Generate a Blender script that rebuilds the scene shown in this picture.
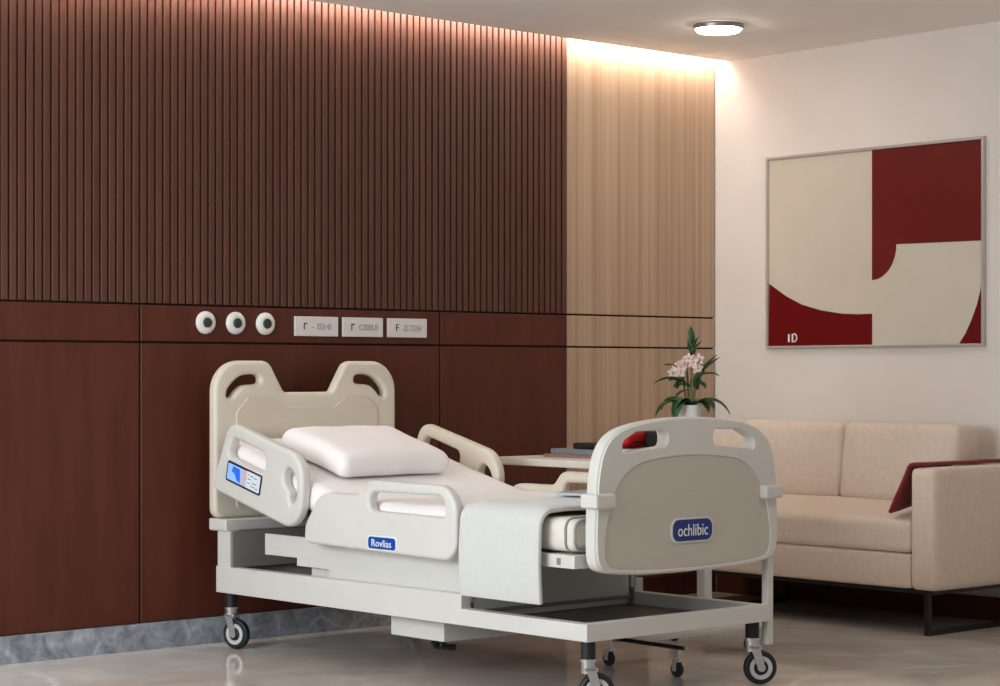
import bpy, bmesh, math, random
from mathutils import Vector, Matrix, noise

# ------------------------------------------------------------------ scene, camera, light
for o in list(bpy.data.objects):
    bpy.data.objects.remove(o)
SC = bpy.context.scene
COL = SC.collection
PI = math.pi
random.seed(7)

THETA = math.radians(41.6)                      # view direction, turned from the +Y axis towards +X
cam_data = bpy.data.cameras.new('camera')
cam = bpy.data.objects.new('camera', cam_data)
COL.objects.link(cam)
cam.location = (0, 0, 1.10)
cam.rotation_euler = (PI / 2, 0, -THETA)
cam_data.sensor_fit = 'HORIZONTAL'
cam_data.sensor_width = 36.0
cam_data.lens = 2095.0 / 1000.0 * 36.0
cam_data.shift_y = 29.0 / 1000.0
cam_data.clip_start = 0.05
SC.camera = cam

SC.view_settings.view_transform = 'Standard'
SC.view_settings.look = 'None'
SC.view_settings.gamma = 1.0
SC.view_settings.use_curve_mapping = False
SC.view_settings.exposure = 0.0

world = bpy.data.worlds.new('world')
SC.world = world
world.use_nodes = True
world.node_tree.nodes['Background'].inputs[0].default_value = (0.97, 0.985, 1.0, 1)
world.node_tree.nodes['Background'].inputs[1].default_value = 0.24


def area(name, loc, rot, sx, sy, power, color):
    d = bpy.data.lights.new(name, 'AREA')
    d.shape = 'RECTANGLE'
    d.size, d.size_y, d.energy, d.color = sx, sy, power, color
    o = bpy.data.objects.new(name, d)
    o.location, o.rotation_euler = loc, rot
    COL.objects.link(o)
    return o


# added area light behind an assumed, unseen window in the left wall
area('assumed_window_light', (0.72, 5.1, 1.55), (0, -PI / 2, 0), 1.7, 2.6, 150, (0.85, 0.94, 1.0))
# fill lights added out of view at ceiling height, without fittings
for lx, ly in ((4.2, 3.6), (6.2, 3.4)):
    area('unseen_ceiling_fill', (lx, ly, 2.64), (0, 0, 0), 0.5, 0.5, 6, (1.0, 0.93, 0.86))

CEIL = 2.648


# ------------------------------------------------------------------ materials
def lin(c):
    c = c / 255.0
    return c / 12.92 if c <= 0.04045 else ((c + 0.055) / 1.055) ** 2.4


def rgb(r, g, b):
    return (lin(r), lin(g), lin(b), 1.0)


def mat(name, col, rough=0.5, metal=0.0, col2=None, scale=(8, 8, 8), detail=3, bump=0.0, bscale=None, spec=0.5,
        emit=None, estr=0.0, sheen=0.0, lo=0.35, hi=0.65):
    m = bpy.data.materials.new(name)
    m.use_nodes = True
    nt = m.node_tree
    n, l = nt.nodes, nt.links
    b = n['Principled BSDF']
    b.inputs['Base Color'].default_value = col
    b.inputs['Roughness'].default_value = rough
    b.inputs['Metallic'].default_value = metal
    b.inputs['Specular IOR Level'].default_value = spec
    if sheen:
        b.inputs['Sheen Weight'].default_value = sheen
    tc = n.new('ShaderNodeTexCoord')
    if col2 is not None:
        mp = n.new('ShaderNodeMapping')
        mp.inputs['Scale'].default_value = scale
        l.new(tc.outputs['Object'], mp.inputs['Vector'])
        nz = n.new('ShaderNodeTexNoise')
        nz.inputs['Scale'].default_value = 1.0
        nz.inputs['Detail'].default_value = detail
        nz.inputs['Roughness'].default_value = 0.6
        l.new(mp.outputs['Vector'], nz.inputs['Vector'])
        r = n.new('ShaderNodeValToRGB')
        r.color_ramp.elements[0].position = lo
        r.color_ramp.elements[1].position = hi
        r.color_ramp.elements[0].color = col
        r.color_ramp.elements[1].color = col2
        l.new(nz.outputs['Fac'], r.inputs['Fac'])
        l.new(r.outputs['Color'], b.inputs['Base Color'])
    if bump:
        mp2 = n.new('ShaderNodeMapping')
        mp2.inputs['Scale'].default_value = bscale or scale
        l.new(tc.outputs['Object'], mp2.inputs['Vector'])
        nz2 = n.new('ShaderNodeTexNoise')
        nz2.inputs['Scale'].default_value = 1.0
        nz2.inputs['Detail'].default_value = 2
        l.new(mp2.outputs['Vector'], nz2.inputs['Vector'])
        bp = n.new('ShaderNodeBump')
        bp.inputs['Strength'].default_value = bump
        bp.inputs['Distance'].default_value = 0.002
        l.new(nz2.outputs['Fac'], bp.inputs['Height'])
        l.new(bp.outputs['Normal'], b.inputs['Normal'])
    if emit is not None:
        b.inputs['Emission Color'].default_value = emit
        b.inputs['Emission Strength'].default_value = estr
    return m


def marble(name, base, dark, vein, rough, scale=1.0, vein_w=0.012, vscale=1.1, vamt=0.8):
    m = bpy.data.materials.new(name)
    m.use_nodes = True
    nt = m.node_tree
    n, l = nt.nodes, nt.links
    b = n['Principled BSDF']
    b.inputs['Roughness'].default_value = rough
    g = n.new('ShaderNodeNewGeometry')
    mp = n.new('ShaderNodeMapping')
    mp.inputs['Scale'].default_value = (scale,) * 3
    mp.inputs['Rotation'].default_value = (0, 0, 0.5)
    l.new(g.outputs['Position'], mp.inputs['Vector'])
    nz = n.new('ShaderNodeTexNoise')
    nz.inputs['Scale'].default_value = 2.2
    nz.inputs['Detail'].default_value = 7
    nz.inputs['Roughness'].default_value = 0.62
    nz.inputs['Distortion'].default_value = 0.8
    l.new(mp.outputs['Vector'], nz.inputs['Vector'])
    r = n.new('ShaderNodeValToRGB')
    r.color_ramp.elements[0].position = 0.35
    r.color_ramp.elements[1].position = 0.68
    r.color_ramp.elements[0].color = dark
    r.color_ramp.elements[1].color = base
    l.new(nz.outputs['Fac'], r.inputs['Fac'])
    # veins: thin cell borders of a warped voronoi
    nz3 = n.new('ShaderNodeTexNoise')
    nz3.inputs['Scale'].default_value = 1.7
    nz3.inputs['Detail'].default_value = 4
    l.new(mp.outputs['Vector'], nz3.inputs['Vector'])
    mixv = n.new('ShaderNodeMix')
    mixv.data_type = 'VECTOR'
    mixv.inputs[0].default_value = 0.35
    l.new(mp.outputs['Vector'], mixv.inputs[4])
    l.new(nz3.outputs['Color'], mixv.inputs[5])
    vo = n.new('ShaderNodeTexVoronoi')
    vo.feature = 'DISTANCE_TO_EDGE'
    vo.inputs['Scale'].default_value = vscale
    l.new(mixv.outputs[1], vo.inputs['Vector'])
    r2 = n.new('ShaderNodeValToRGB')
    r2.color_ramp.elements[0].position = 0.0
    r2.color_ramp.elements[1].position = vein_w
    r2.color_ramp.elements[0].color = (vamt,) * 3 + (1,)
    r2.color_ramp.elements[1].color = (0, 0, 0, 1)
    l.new(vo.outputs['Distance'], r2.inputs['Fac'])
    nz4 = n.new('ShaderNodeTexNoise')
    nz4.inputs['Scale'].default_value = 1.3
    l.new(mp.outputs['Vector'], nz4.inputs['Vector'])
    r4 = n.new('ShaderNodeValToRGB')
    r4.color_ramp.elements[0].position = 0.42
    r4.color_ramp.elements[1].position = 0.62
    l.new(nz4.outputs['Fac'], r4.inputs['Fac'])
    mul = n.new('ShaderNodeMath')
    mul.operation = 'MULTIPLY'
    l.new(r2.outputs['Color'], mul.inputs[0])
    l.new(r4.outputs['Color'], mul.inputs[1])
    mx = n.new('ShaderNodeMix')
    mx.data_type = 'RGBA'
    l.new(mul.outputs[0], mx.inputs[0])
    l.new(r.outputs['Color'], mx.inputs[6])
    mx.inputs[7].default_value = vein
    l.new(mx.outputs[2], b.inputs['Base Color'])
    return m


M = {}
M['walnut'] = mat('mahogany_veneer', rgb(80, 36, 23), 0.5, col2=rgb(90, 43, 29), scale=(14, 14, 1.6), detail=4, bump=0.05, spec=0.3,
                  bscale=(60, 60, 3))
M['slat'] = mat('mahogany_slat', rgb(82, 48, 36), 0.5, col2=rgb(93, 56, 43), scale=(26, 26, 1.2), detail=4, bump=0.05, spec=0.35,
                bscale=(80, 80, 3))
M['gap'] = mat('dark_gap', rgb(34, 18, 15), 0.8)
M['oak'] = mat('oak_veneer', rgb(164, 135, 110), 0.5, col2=rgb(196, 168, 142), scale=(48, 48, 0.45), detail=6, bump=0.05,
               bscale=(90, 90, 2), lo=0.3, hi=0.7)
M['plaster'] = mat('wall_paint', rgb(226, 217, 209), 0.85, col2=rgb(229, 220, 213), scale=(3, 3, 3), bump=0.05,
                   bscale=(120, 120, 120), spec=0.2)
M['ceiling'] = mat('ceiling_paint', rgb(244, 238, 232), 0.8, col2=rgb(246, 240, 234), scale=(2, 2, 2), spec=0.3)
M['floor'] = marble('floor_marble', rgb(228, 220, 212), rgb(200, 189, 180), rgb(252, 247, 241), 0.085, 1.0, 0.02)
M['skirt'] = marble('grey_marble', rgb(168, 173, 181), rgb(112, 118, 128), rgb(206, 210, 216), 0.3, 7.0, 0.05, 1.0, 0.5)
M['plastic'] = mat('cream_plastic', rgb(214, 212, 206), 0.42, col2=rgb(218, 216, 210), scale=(5, 5, 5))
M['headplastic'] = mat('warm_cream_plastic', rgb(216, 207, 190), 0.42, col2=rgb(220, 211, 195), scale=(5, 5, 5))
M['inset'] = mat('beige_panel', rgb(210, 199, 182), 0.6, col2=rgb(214, 203, 186), scale=(6, 6, 6))
M['footinset'] = mat('beige_woven_panel', rgb(198, 190, 179), 0.7, col2=rgb(203, 195, 184), scale=(160, 160, 160), bump=0.15,
                     bscale=(400, 400, 400))
M['enamel'] = mat('ivory_enamel', rgb(214, 212, 206), 0.38, col2=rgb(217, 215, 209), scale=(4, 4, 4))
M['panelgrey'] = mat('grey_enamel', rgb(132, 128, 122), 0.5, col2=rgb(138, 134, 128), scale=(4, 4, 4))
M['tray'] = mat('dark_tray_metal', rgb(104, 98, 92), 0.4, 0.2, col2=rgb(118, 112, 106), scale=(3, 20, 3))
M['chrome'] = mat('brushed_chrome', rgb(200, 200, 202), 0.25, 0.9, col2=rgb(208, 208, 210), scale=(20, 20, 20))
M['wheelring'] = mat('light_grey_rim', rgb(198, 198, 198), 0.4, col2=rgb(203, 203, 203), scale=(20, 20, 20))
M['rubber'] = mat('black_rubber', rgb(22, 22, 24), 0.55, col2=rgb(28, 28, 30), scale=(30, 30, 30))
M['blackmetal'] = mat('black_metal', rgb(30, 28, 27), 0.4, 0.3, col2=rgb(35, 33, 32), scale=(20, 20, 20))
M['sheet'] = mat('white_sheet', rgb(243, 238, 236), 0.85, col2=rgb(246, 241, 239), scale=(9, 9, 9), bump=0.12,
                 bscale=(22, 22, 22), sheen=0.2)
M['pillow'] = mat('white_pillowcase', rgb(246, 241, 240), 0.85, col2=rgb(249, 244, 243), scale=(9, 9, 9), bump=0.2,
                  bscale=(16, 16, 16), sheen=0.2)
M['mattress'] = mat('cream_mattress_cover', rgb(222, 216, 206), 0.8, col2=rgb(228, 222, 212), scale=(30, 30, 30), bump=0.1,
                    bscale=(150, 150, 150))
M['piping'] = mat('grey_piping', rgb(150, 148, 143), 0.7, col2=rgb(155, 153, 148), scale=(30, 30, 30))
M['blanket'] = mat('pale_grey_blanket', rgb(207, 207, 205), 0.9, col2=rgb(211, 211, 209), scale=(60, 60, 60), bump=0.25,
                   bscale=(260, 260, 260), sheen=0.3)
M['badge'] = mat('blue_badge', rgb(14, 70, 160), 0.3, col2=rgb(16, 76, 168), scale=(20, 20, 20))
M['badgedark'] = mat('navy_badge', rgb(18, 48, 122), 0.3, col2=rgb(20, 52, 128), scale=(20, 20, 20))
M['white'] = mat('white_print', rgb(238, 238, 238), 0.5, col2=rgb(240, 240, 240), scale=(20, 20, 20))
M['greytext'] = mat('grey_print', rgb(150, 146, 142), 0.6, col2=rgb(154, 150, 146), scale=(20, 20, 20))
M['darktext'] = mat('charcoal_print', rgb(62, 58, 56), 0.6, col2=rgb(66, 62, 60), scale=(20, 20, 20))
M['bezel'] = mat('black_bezel', rgb(22, 26, 38), 0.3, col2=rgb(24, 28, 40), scale=(20, 20, 20))
M['scr_blue'] = mat('screen_blue', rgb(40, 90, 200), 0.25, emit=rgb(60, 112, 220), estr=0.45)
M['scr_light'] = mat('screen_pale_blue', rgb(120, 165, 230), 0.25, emit=rgb(150, 190, 240), estr=0.5)
M['scr_grey'] = mat('screen_grey', rgb(190, 200, 208), 0.25, emit=rgb(196, 206, 214), estr=0.4)
M['scr_pink'] = mat('screen_pink', rgb(190, 160, 168), 0.25, emit=rgb(196, 166, 176), estr=0.4)
M['sofa'] = mat('beige_upholstery', rgb(220, 200, 182), 0.9, col2=rgb(226, 207, 190), scale=(40, 40, 40), bump=0.25,
                bscale=(320, 320, 320), sheen=0.25, spec=0.2)
M['redfabric'] = mat('dark_red_fabric', rgb(118, 18, 18), 0.85, col2=rgb(128, 22, 22), scale=(40, 40, 40), bump=0.2,
                     bscale=(300, 300, 300), sheen=0.2)
M['canvas'] = mat('cream_canvas', rgb(205, 195, 177), 0.5, col2=rgb(209, 199, 182), scale=(4, 4, 4))
M['artred'] = mat('crimson_paint', rgb(100, 1, 3), 0.5, col2=rgb(105, 2, 4), scale=(4, 4, 4), spec=0.2)
M['artdark'] = mat('maroon_paint', rgb(102, 24, 18), 0.5, col2=rgb(107, 27, 20), scale=(4, 4, 4), spec=0.2)
M['frame'] = mat('silver_frame', rgb(196, 190, 184), 0.35, 0.5, col2=rgb(201, 195, 189), scale=(10, 10, 10))
M['knobwhite'] = mat('white_knob', rgb(226, 224, 220), 0.35, col2=rgb(229, 227, 223), scale=(20, 20, 20))
M['knobdark'] = mat('dark_olive_socket', rgb(52, 52, 46), 0.5, col2=rgb(56, 56, 50), scale=(40, 40, 40))
M['platewhite'] = mat('white_plate', rgb(222, 216, 212), 0.4, col2=rgb(225, 219, 215), scale=(20, 20, 20))
M['lampglow'] = mat('lamp_diffuser', rgb(255, 246, 236), 0.5, emit=(1.0, 0.91, 0.81, 1), estr=45)
M['strip'] = mat('warm_led', rgb(255, 240, 220), 0.5, emit=(1.0, 0.91, 0.83, 1), estr=32)
M['lamprim'] = mat('brushed_steel', rgb(150, 145, 140), 0.35, 0.8, col2=rgb(155, 150, 145), scale=(20, 20, 20))
M['tabletop'] = mat('white_laminate', rgb(226, 220, 210), 0.35, col2=rgb(229, 223, 213), scale=(5, 5, 5))
M['pot'] = mat('white_ceramic', rgb(224, 222, 218), 0.25, col2=rgb(227, 225, 221), scale=(9, 9, 9))
M['leaf'] = mat('green_leaf', rgb(26, 58, 28), 0.45, col2=rgb(62, 104, 48), scale=(14, 14, 14))
M['stem'] = mat('pale_stem', rgb(140, 128, 84), 0.6, col2=rgb(122, 122, 74), scale=(20, 20, 20))
M['petal'] = mat('pale_pink_petal', rgb(206, 160, 152), 0.6, col2=rgb(242, 226, 220), scale=(70, 70, 70))
M['soil'] = mat('dark_soil', rgb(40, 30, 22), 0.95, col2=rgb(54, 40, 30), scale=(90, 90, 90))
M['bookbrown'] = mat('rose_brown_cover', rgb(140, 104, 94), 0.5, col2=rgb(144, 108, 98), scale=(20, 20, 20))
M['bookgrey'] = mat('slate_cover', rgb(120, 126, 130), 0.4, col2=rgb(125, 131, 135), scale=(20, 20, 20))
M['paper'] = mat('paper_block', rgb(226, 220, 210), 0.8, col2=rgb(210, 204, 194), scale=(4, 4, 400))
M['black'] = mat('black_case', rgb(20, 19, 20), 0.45, col2=rgb(25, 24, 25), scale=(20, 20, 20))
M['red'] = mat('bright_red', rgb(190, 16, 20), 0.5, col2=rgb(198, 20, 24), scale=(20, 20, 20))
M['folder'] = mat('blue_grey_folder', rgb(150, 160, 176), 0.5, col2=rgb(155, 165, 181), scale=(20, 20, 20))

# ------------------------------------------------------------------ helpers
ORIGIN = {}


def thing(name, label, cat, loc, group=None):
    o = bpy.data.objects.new(name, None)
    o.empty_display_size = 0.1
    o.location = loc
    COL.objects.link(o)
    tag(o, label, cat, group)
    ORIGIN[o.name] = Vector(loc)
    return o


def tag(o, label, cat, group=None):
    o['label'], o['category'] = label, cat
    if group:
        o['group'] = group
    return o


def struct(o):
    o['kind'] = 'structure'
    return o


def finish(name, me, m, parent=None, smooth=30, label=None, wn=True):
    """mesh with world coordinates -> object whose origin sits at the middle of its base"""
    if smooth:
        for p in me.polygons:
            p.use_smooth = True
        me.set_sharp_from_angle(angle=math.radians(smooth))
    xs = [v.co for v in me.vertices]
    lo = Vector([min(c[i] for c in xs) for i in range(3)])
    hi = Vector([max(c[i] for c in xs) for i in range(3)])
    org = Vector(((lo.x + hi.x) / 2, (lo.y + hi.y) / 2, lo.z))
    me.transform(Matrix.Translation(-org))
    o = bpy.data.objects.new(name, me)
    COL.objects.link(o)
    if m is not None:
        if not isinstance(m, (list, tuple)):
            m = [m]
        if not me.materials:
            for k in m:
                me.materials.append(k)
    if parent is not None:
        o.parent = parent
        o.location = org - ORIGIN[parent.name]
    else:
        o.location = org
    ORIGIN[o.name] = org
    if label:
        o['label'] = label
    if wn and smooth:
        w = o.modifiers.new('wn', 'WEIGHTED_NORMAL')
        w.keep_sharp = True
    return o


def bm_finish(name, bm, m, parent=None, smooth=30, label=None, wn=True):
    bmesh.ops.recalc_face_normals(bm, faces=bm.faces)
    me = bpy.data.meshes.new(name)
    bm.to_mesh(me)
    bm.free()
    return finish(name, me, m, parent, smooth, label, wn)


def add_box(bm, x0, x1, y0, y1, z0, z1, bev=0.003, seg=2, mtx=None):
    t = bmesh.new()
    bmesh.ops.create_cube(t, size=1.0)
    for v in t.verts:
        v.co = Vector(((x0 + x1) / 2 + v.co.x * (x1 - x0), (y0 + y1) / 2 + v.co.y * (y1 - y0),
                       (z0 + z1) / 2 + v.co.z * (z1 - z0)))
    if bev:
        bmesh.ops.bevel(t, geom=list(t.edges), offset=bev, segments=seg, affect='EDGES', profile=0.5)
    if mtx is not None:
        bmesh.ops.transform(t, matrix=mtx, verts=t.verts)
    me = bpy.data.meshes.new('tmp')
    t.to_mesh(me)
    t.free()
    bm.from_mesh(me)
    bpy.data.meshes.remove(me)


def box(name, x0, x1, y0, y1, z0, z1, m, parent=None, bev=0.003, seg=2, mtx=None, label=None):
    bm = bmesh.new()
    add_box(bm, x0, x1, y0, y1, z0, z1, bev, seg, mtx)
    return bm_finish(name, bm, m, parent, label=label)


def round_poly(pts, n=6):
    """polygon of (u, v[, radius]) corners -> list of points with rounded corners"""
    out = []
    N = len(pts)
    for i in range(N):
        p = Vector(pts[i][:2])
        r = pts[i][2] if len(pts[i]) > 2 else 0
        a = Vector(pts[i - 1][:2]) - p
        b = Vector(pts[(i + 1) % N][:2]) - p
        if r <= 0:
            out.append(tuple(p))
            continue
        la, lb = a.length, b.length
        a.normalize()
        b.normalize()
        ang = a.angle(b)
        d = min(r / math.tan(ang / 2), la * 0.49, lb * 0.49)
        s, e = p + a * d, p + b * d
        for k in range(n + 1):
            t = k / n
            # quadratic blend close to an arc
            w = math.sin(ang / 2)
            den = (1 - t) ** 2 + 2 * w * t * (1 - t) + t * t
            q = (s * (1 - t) ** 2 + p * (2 * w * t * (1 - t)) + e * t * t) / den
            out.append(tuple(q))
    return out


def smooth_loop(pts, n=5):
    """closed Catmull-Rom through the points"""
    out = []
    N = len(pts)
    P = [Vector(p[:2]) for p in pts]
    for i in range(N):
        p0, p1, p2, p3 = P[i - 1], P[i], P[(i + 1) % N], P[(i + 2) % N]
        for k in range(n):
            t = k / n
            out.append(tuple(0.5 * ((2 * p1) + (p2 - p0) * t + (2 * p0 - 5 * p1 + 4 * p2 - p3) * t * t
                                    + (3 * p1 - p0 - 3 * p2 + p3) * t ** 3)))
    return out


def plate_mesh(loops, thick, bev):
    """filled outline with holes, given thickness and rounded rims; local x, y outline, z in [-thick/2, thick/2]"""
    cu = bpy.data.curves.new('tmp', 'CURVE')
    cu.dimensions = '2D'
    cu.fill_mode = 'BOTH'
    cu.extrude = max(thick / 2 - bev, 0.0)
    cu.bevel_depth = bev
    cu.bevel_resolution = 3
    cu.offset = -bev
    for li, lp in enumerate(loops):
        ar = sum(lp[i - 1][0] * lp[i][1] - lp[i][0] * lp[i - 1][1] for i in range(len(lp)))
        if (ar > 0) != (li == 0):
            lp = lp[::-1]
        sp = cu.splines.new('POLY')
        sp.points.add(len(lp) - 1)
        for q, (x, y) in zip(sp.points, lp):
            q.co = (x, y, 0, 1)
        sp.use_cyclic_u = True
    ob = bpy.data.objects.new('tmp', cu)
    COL.objects.link(ob)
    dg = bpy.context.evaluated_depsgraph_get()
    me = bpy.data.meshes.new_from_object(ob.evaluated_get(dg))
    bpy.data.objects.remove(ob)
    bpy.data.curves.remove(cu)
    bm = bmesh.new()
    bm.from_mesh(me)
    bmesh.ops.remove_doubles(bm, verts=bm.verts, dist=1e-5)
    bm.to_mesh(me)
    bm.free()
    me.materials.clear()
    return me


def M_XZ(y):      # outline x -> X, y -> Z, thickness along -Y (towards the viewer)
    return Matrix(((1, 0, 0, 0), (0, 0, -1, y), (0, 1, 0, 0), (0, 0, 0, 1)))


def M_YZ(x):      # outline x -> Y, y -> Z, thickness along +X
    return Matrix(((0, 0, 1, x), (1, 0, 0, 0), (0, 1, 0, 0), (0, 0, 0, 1)))


def plate(name, loops, thick, bev, mtx, m, parent=None, smooth=30, label=None):
    me = plate_mesh(loops, thick, bev)
    me.transform(mtx)
    return bm_clean(name, me, m, parent, smooth, label)


def bm_clean(name, me, m, parent, smooth, label):
    bm = bmesh.new()
    bm.from_mesh(me)
    bpy.data.meshes.remove(me)
    return bm_finish(name, bm, m, parent, smooth, label)


def text_mesh(txt, h, w, depth=0.0006):
    """lettering scaled to w x h, centred"""
    cu = bpy.data.curves.new('tmp', 'FONT')
    cu.body = txt
    cu.extrude = depth
    cu.resolution_u = 3
    cu.align_x = 'LEFT'
    ob = bpy.data.objects.new('tmp', cu)
    COL.objects.link(ob)
    dg = bpy.context.evaluated_depsgraph_get()
    me = bpy.data.meshes.new_from_object(ob.evaluated_get(dg))
    bpy.data.objects.remove(ob)
    bpy.data.curves.remove(cu)
    me.materials.clear()
    xs = [v.co.x for v in me.vertices]
    ys = [v.co.y for v in me.vertices]
    cx, cy = (min(xs) + max(xs)) / 2, (min(ys) + max(ys)) / 2
    sx, sy = w / (max(xs) - min(xs)), h / (max(ys) - min(ys))
    for v in me.vertices:
        v.co.x = (v.co.x - cx) * sx
        v.co.y = (v.co.y - cy) * sy
    return me


def lettering(name, txt, h, w, mtx, m, parent, label=None):
    me = text_mesh(txt, h, w)
    me.transform(mtx)
    return finish(name, me, m, parent, 0, label)


def add_tube(bm, pts, rad, seg=10, cap=True):
    rings = []
    pts = [Vector(p) for p in pts]
    rads = rad if isinstance(rad, (list, tuple)) else [rad] * len(pts)
    up = None
    for i, p in enumerate(pts):
        if i == 0:
            t = pts[1] - p
        elif i == len(pts) - 1:
            t = p - pts[i - 1]
        else:
            t = (pts[i + 1] - p).normalized() + (p - pts[i - 1]).normalized()
        t.normalize()
        if up is None:
            ref = Vector((0, 0, 1)) if abs(t.z) < 0.9 else Vector((1, 0, 0))
            up = t.cross(ref).normalized()
        up = (up - t * up.dot(t)).normalized()
        b = t.cross(up)
        rings.append([bm.verts.new(p + (up * math.cos(2 * PI * k / seg) + b * math.sin(2 * PI * k / seg)) * rads[i])
                      for k in range(seg)])
    for a, b in zip(rings, rings[1:]):
        for k in range(seg):
            bm.faces.new((a[k], a[(k + 1) % seg], b[(k + 1) % seg], b[k]))
    if cap:
        bm.faces.new(rings[0])
        bm.faces.new(rings[-1])


def tube(name, pts, rad, m, parent=None, seg=10):
    bm = bmesh.new()
    add_tube(bm, pts, rad, seg)
    return bm_finish(name, bm, m, parent, 40)


def lathe(name, prof, mtx, m, parent=None, seg=40, smooth=35, label=None):
    """profile of (radius, z) spun round local z, then moved by mtx"""
    bm = bmesh.new()
    rings = []
    for r, z in prof:
        if r < 1e-6:
            rings.append([bm.verts.new((0, 0, z))])
        else:
            rings.append([bm.verts.new((r * math.cos(2 * PI * k / seg), r * math.sin(2 * PI * k / seg), z))
                          for k in range(seg)])
    for a, b in zip(rings, rings[1:]):
        for k in range(seg):
            k2 = (k + 1) % seg
            if len(a) == 1 and len(b) > 1:
                bm.faces.new((a[0], b[k], b[k2]))
            elif len(b) == 1 and len(a) > 1:
                bm.faces.new((a[k], a[k2], b[0]))
            elif len(a) > 1:
                bm.faces.new((a[k], a[k2], b[k2], b[k]))
    bmesh.ops.transform(bm, matrix=mtx, verts=bm.verts)
    return bm_finish(name, bm, m, parent, smooth, label)


def soft_box_bm(sx, sy, sz, r, puff=0.0, cuts=14, wob=0.0, seed=0, pinch=0.0, puff_side=0.0):
    """rounded upholstered block centred on the origin; puff swells the z faces"""
    bm = bmesh.new()
    bmesh.ops.create_cube(bm, size=2.0)
    bmesh.ops.subdivide_edges(bm, edges=list(bm.edges), cuts=cuts, use_grid_fill=True)
    h = Vector((sx / 2, sy / 2, sz / 2))
    rr = Vector((min(r, h.x), min(r, h.y), min(r, h.z)))
    for v in bm.verts:
        u = v.co.copy()

        def sp(t, half, rad):       # concentrate samples near the rims
            k = abs(t)
            return math.copysign((1 - (1 - k) ** 1.6) * half, t)
        p = Vector((sp(u.x, h.x, rr.x), sp(u.y, h.y, rr.y), sp(u.z, h.z, rr.z)))
        inner = Vector([max(-(h[i] - rr[i]), min(h[i] - rr[i], p[i])) for i in range(3)])
        d = p - inner
        if d.length > 1e-9:
            q = inner + d.normalized() * min(rr)
        else:
            q = p
        fx = max(0.0, 1 - (q.x / h.x) ** 2)
        fy = max(0.0, 1 - (q.y / h.y) ** 2)
        fz = max(0.0, 1 - (q.z / h.z) ** 2)
        zs = q.z / h.z
        q.z += puff * zs * (fx ** 0.6) * (fy ** 0.6)
        q.x += puff_side * (q.x / h.x) * fy * fz
        q.y += puff_side * (q.y / h.y) * fx * fz
        if pinch:
            cx, cy = abs(q.x) / h.x, abs(q.y) / h.y
            q.x += math.copysign(pinch * (cx * cy) ** 6, q.x)
            q.y += math.copysign(pinch * (cx * cy) ** 6, q.y)
        if wob:
            nv = noise.noise_vector(q * 7.0 + Vector((seed * 3.1, seed * 1.7, 0)))
            q += nv * wob
        v.co = q
    return bm


def soft_box(name, x0, x1, y0, y1, z0, z1, r, m, parent=None, puff=0.0, cuts=14, wob=0.0, seed=0, mtx=None, puff_side=0.0, post=None):
    bm = soft_box_bm(x1 - x0, y1 - y0, z1 - z0, r, puff, cuts, wob, seed, 0, puff_side)
    bmesh.ops.translate(bm, vec=((x0 + x1) / 2, (y0 + y1) / 2, (z0 + z1) / 2), verts=bm.verts)
    if post:
        for v in bm.verts:
            v.co = post(v.co)
    if mtx is not None:
        bmesh.ops.transform(bm, matrix=mtx, verts=bm.verts)
    return bm_finish(name, bm, m, parent, 60, wn=False)


# ------------------------------------------------------------------ the room
WY, WX = 7.16, 7.785            # faces of the bare back and right wall
FY = 7.14                      # face of the cladding
XL = 0.90
struct(box('floor', -1.5, WX + 0.1, -1.5, WY + 0.1, -0.08, 0.0, M['floor'], bev=0))
struct(box('wall_back', XL - 0.1, WX + 0.1, WY, WY + 0.1, 0.0, CEIL + 0.14, M['gap'], bev=0))
struct(box('wall_right', WX, WX + 0.1, -1.5, WY, 0.0, CEIL + 0.14, M['plaster'], bev=0))
# ceiling stops short of the back wall and leaves the light cove open
struct(box('ceiling', -1.5, WX, -1.5, 7.055, CEIL, CEIL + 0.08, M['ceiling'], bev=0))
struct(box('trim_1', -1.5, WX, 6.98, WY, CEIL + 0.12, CEIL + 0.16, M['ceiling'], bev=0))
# left wall with assumed window, both added unseen beside the picture's left edge
bm = bmesh.new()
for a in ((3.3, 3.8, 0, CEIL), (6.4, WY, 0, CEIL), (3.8, 6.4, 0, 0.7), (3.8, 6.4, 2.4, CEIL)):
    add_box(bm, XL - 0.1, XL, a[0], a[1], a[2], a[3], 0)
struct(bm_finish('wall_left', bm, M['plaster'], None, 0))
bm = bmesh.new()
for a in ((3.8, 3.86, 0.7, 2.4), (6.34, 6.4, 0.7, 2.4), (5.07, 5.13, 0.7, 2.4), (3.86, 5.07, 0.7, 0.76), (5.13, 6.34, 0.7, 0.76),
          (3.86, 5.07, 2.34, 2.4), (5.13, 6.34, 2.34, 2.4)):
    add_box(bm, XL - 0.08, XL - 0.03, a[0], a[1], a[2], a[3], 0.004)
struct(bm_finish('assumed_window_1', bm, M['enamel'], None, 0))  # frame of the assumed window, added out of view

# skirting
struct(box('baseboard_back', XL, 6.7585, 7.125, WY, 0.0, 0.105, M['skirt'], bev=0.002))
struct(box('baseboard_right', WX - 0.014, WX, -1.5, 7.12, 0.0, 0.105, M['walnut'], bev=0.002))

# cladding panels: joints at these X; two rows below the slats
tn = [2]


def trim(x0, x1, z0, z1, m, y0=FY, bev=0.0025):
    o = struct(box('trim_%d' % tn[0], x0, x1, y0, WY, z0, z1, m, bev=bev, seg=1))
    tn[0] += 1
    return o


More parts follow.
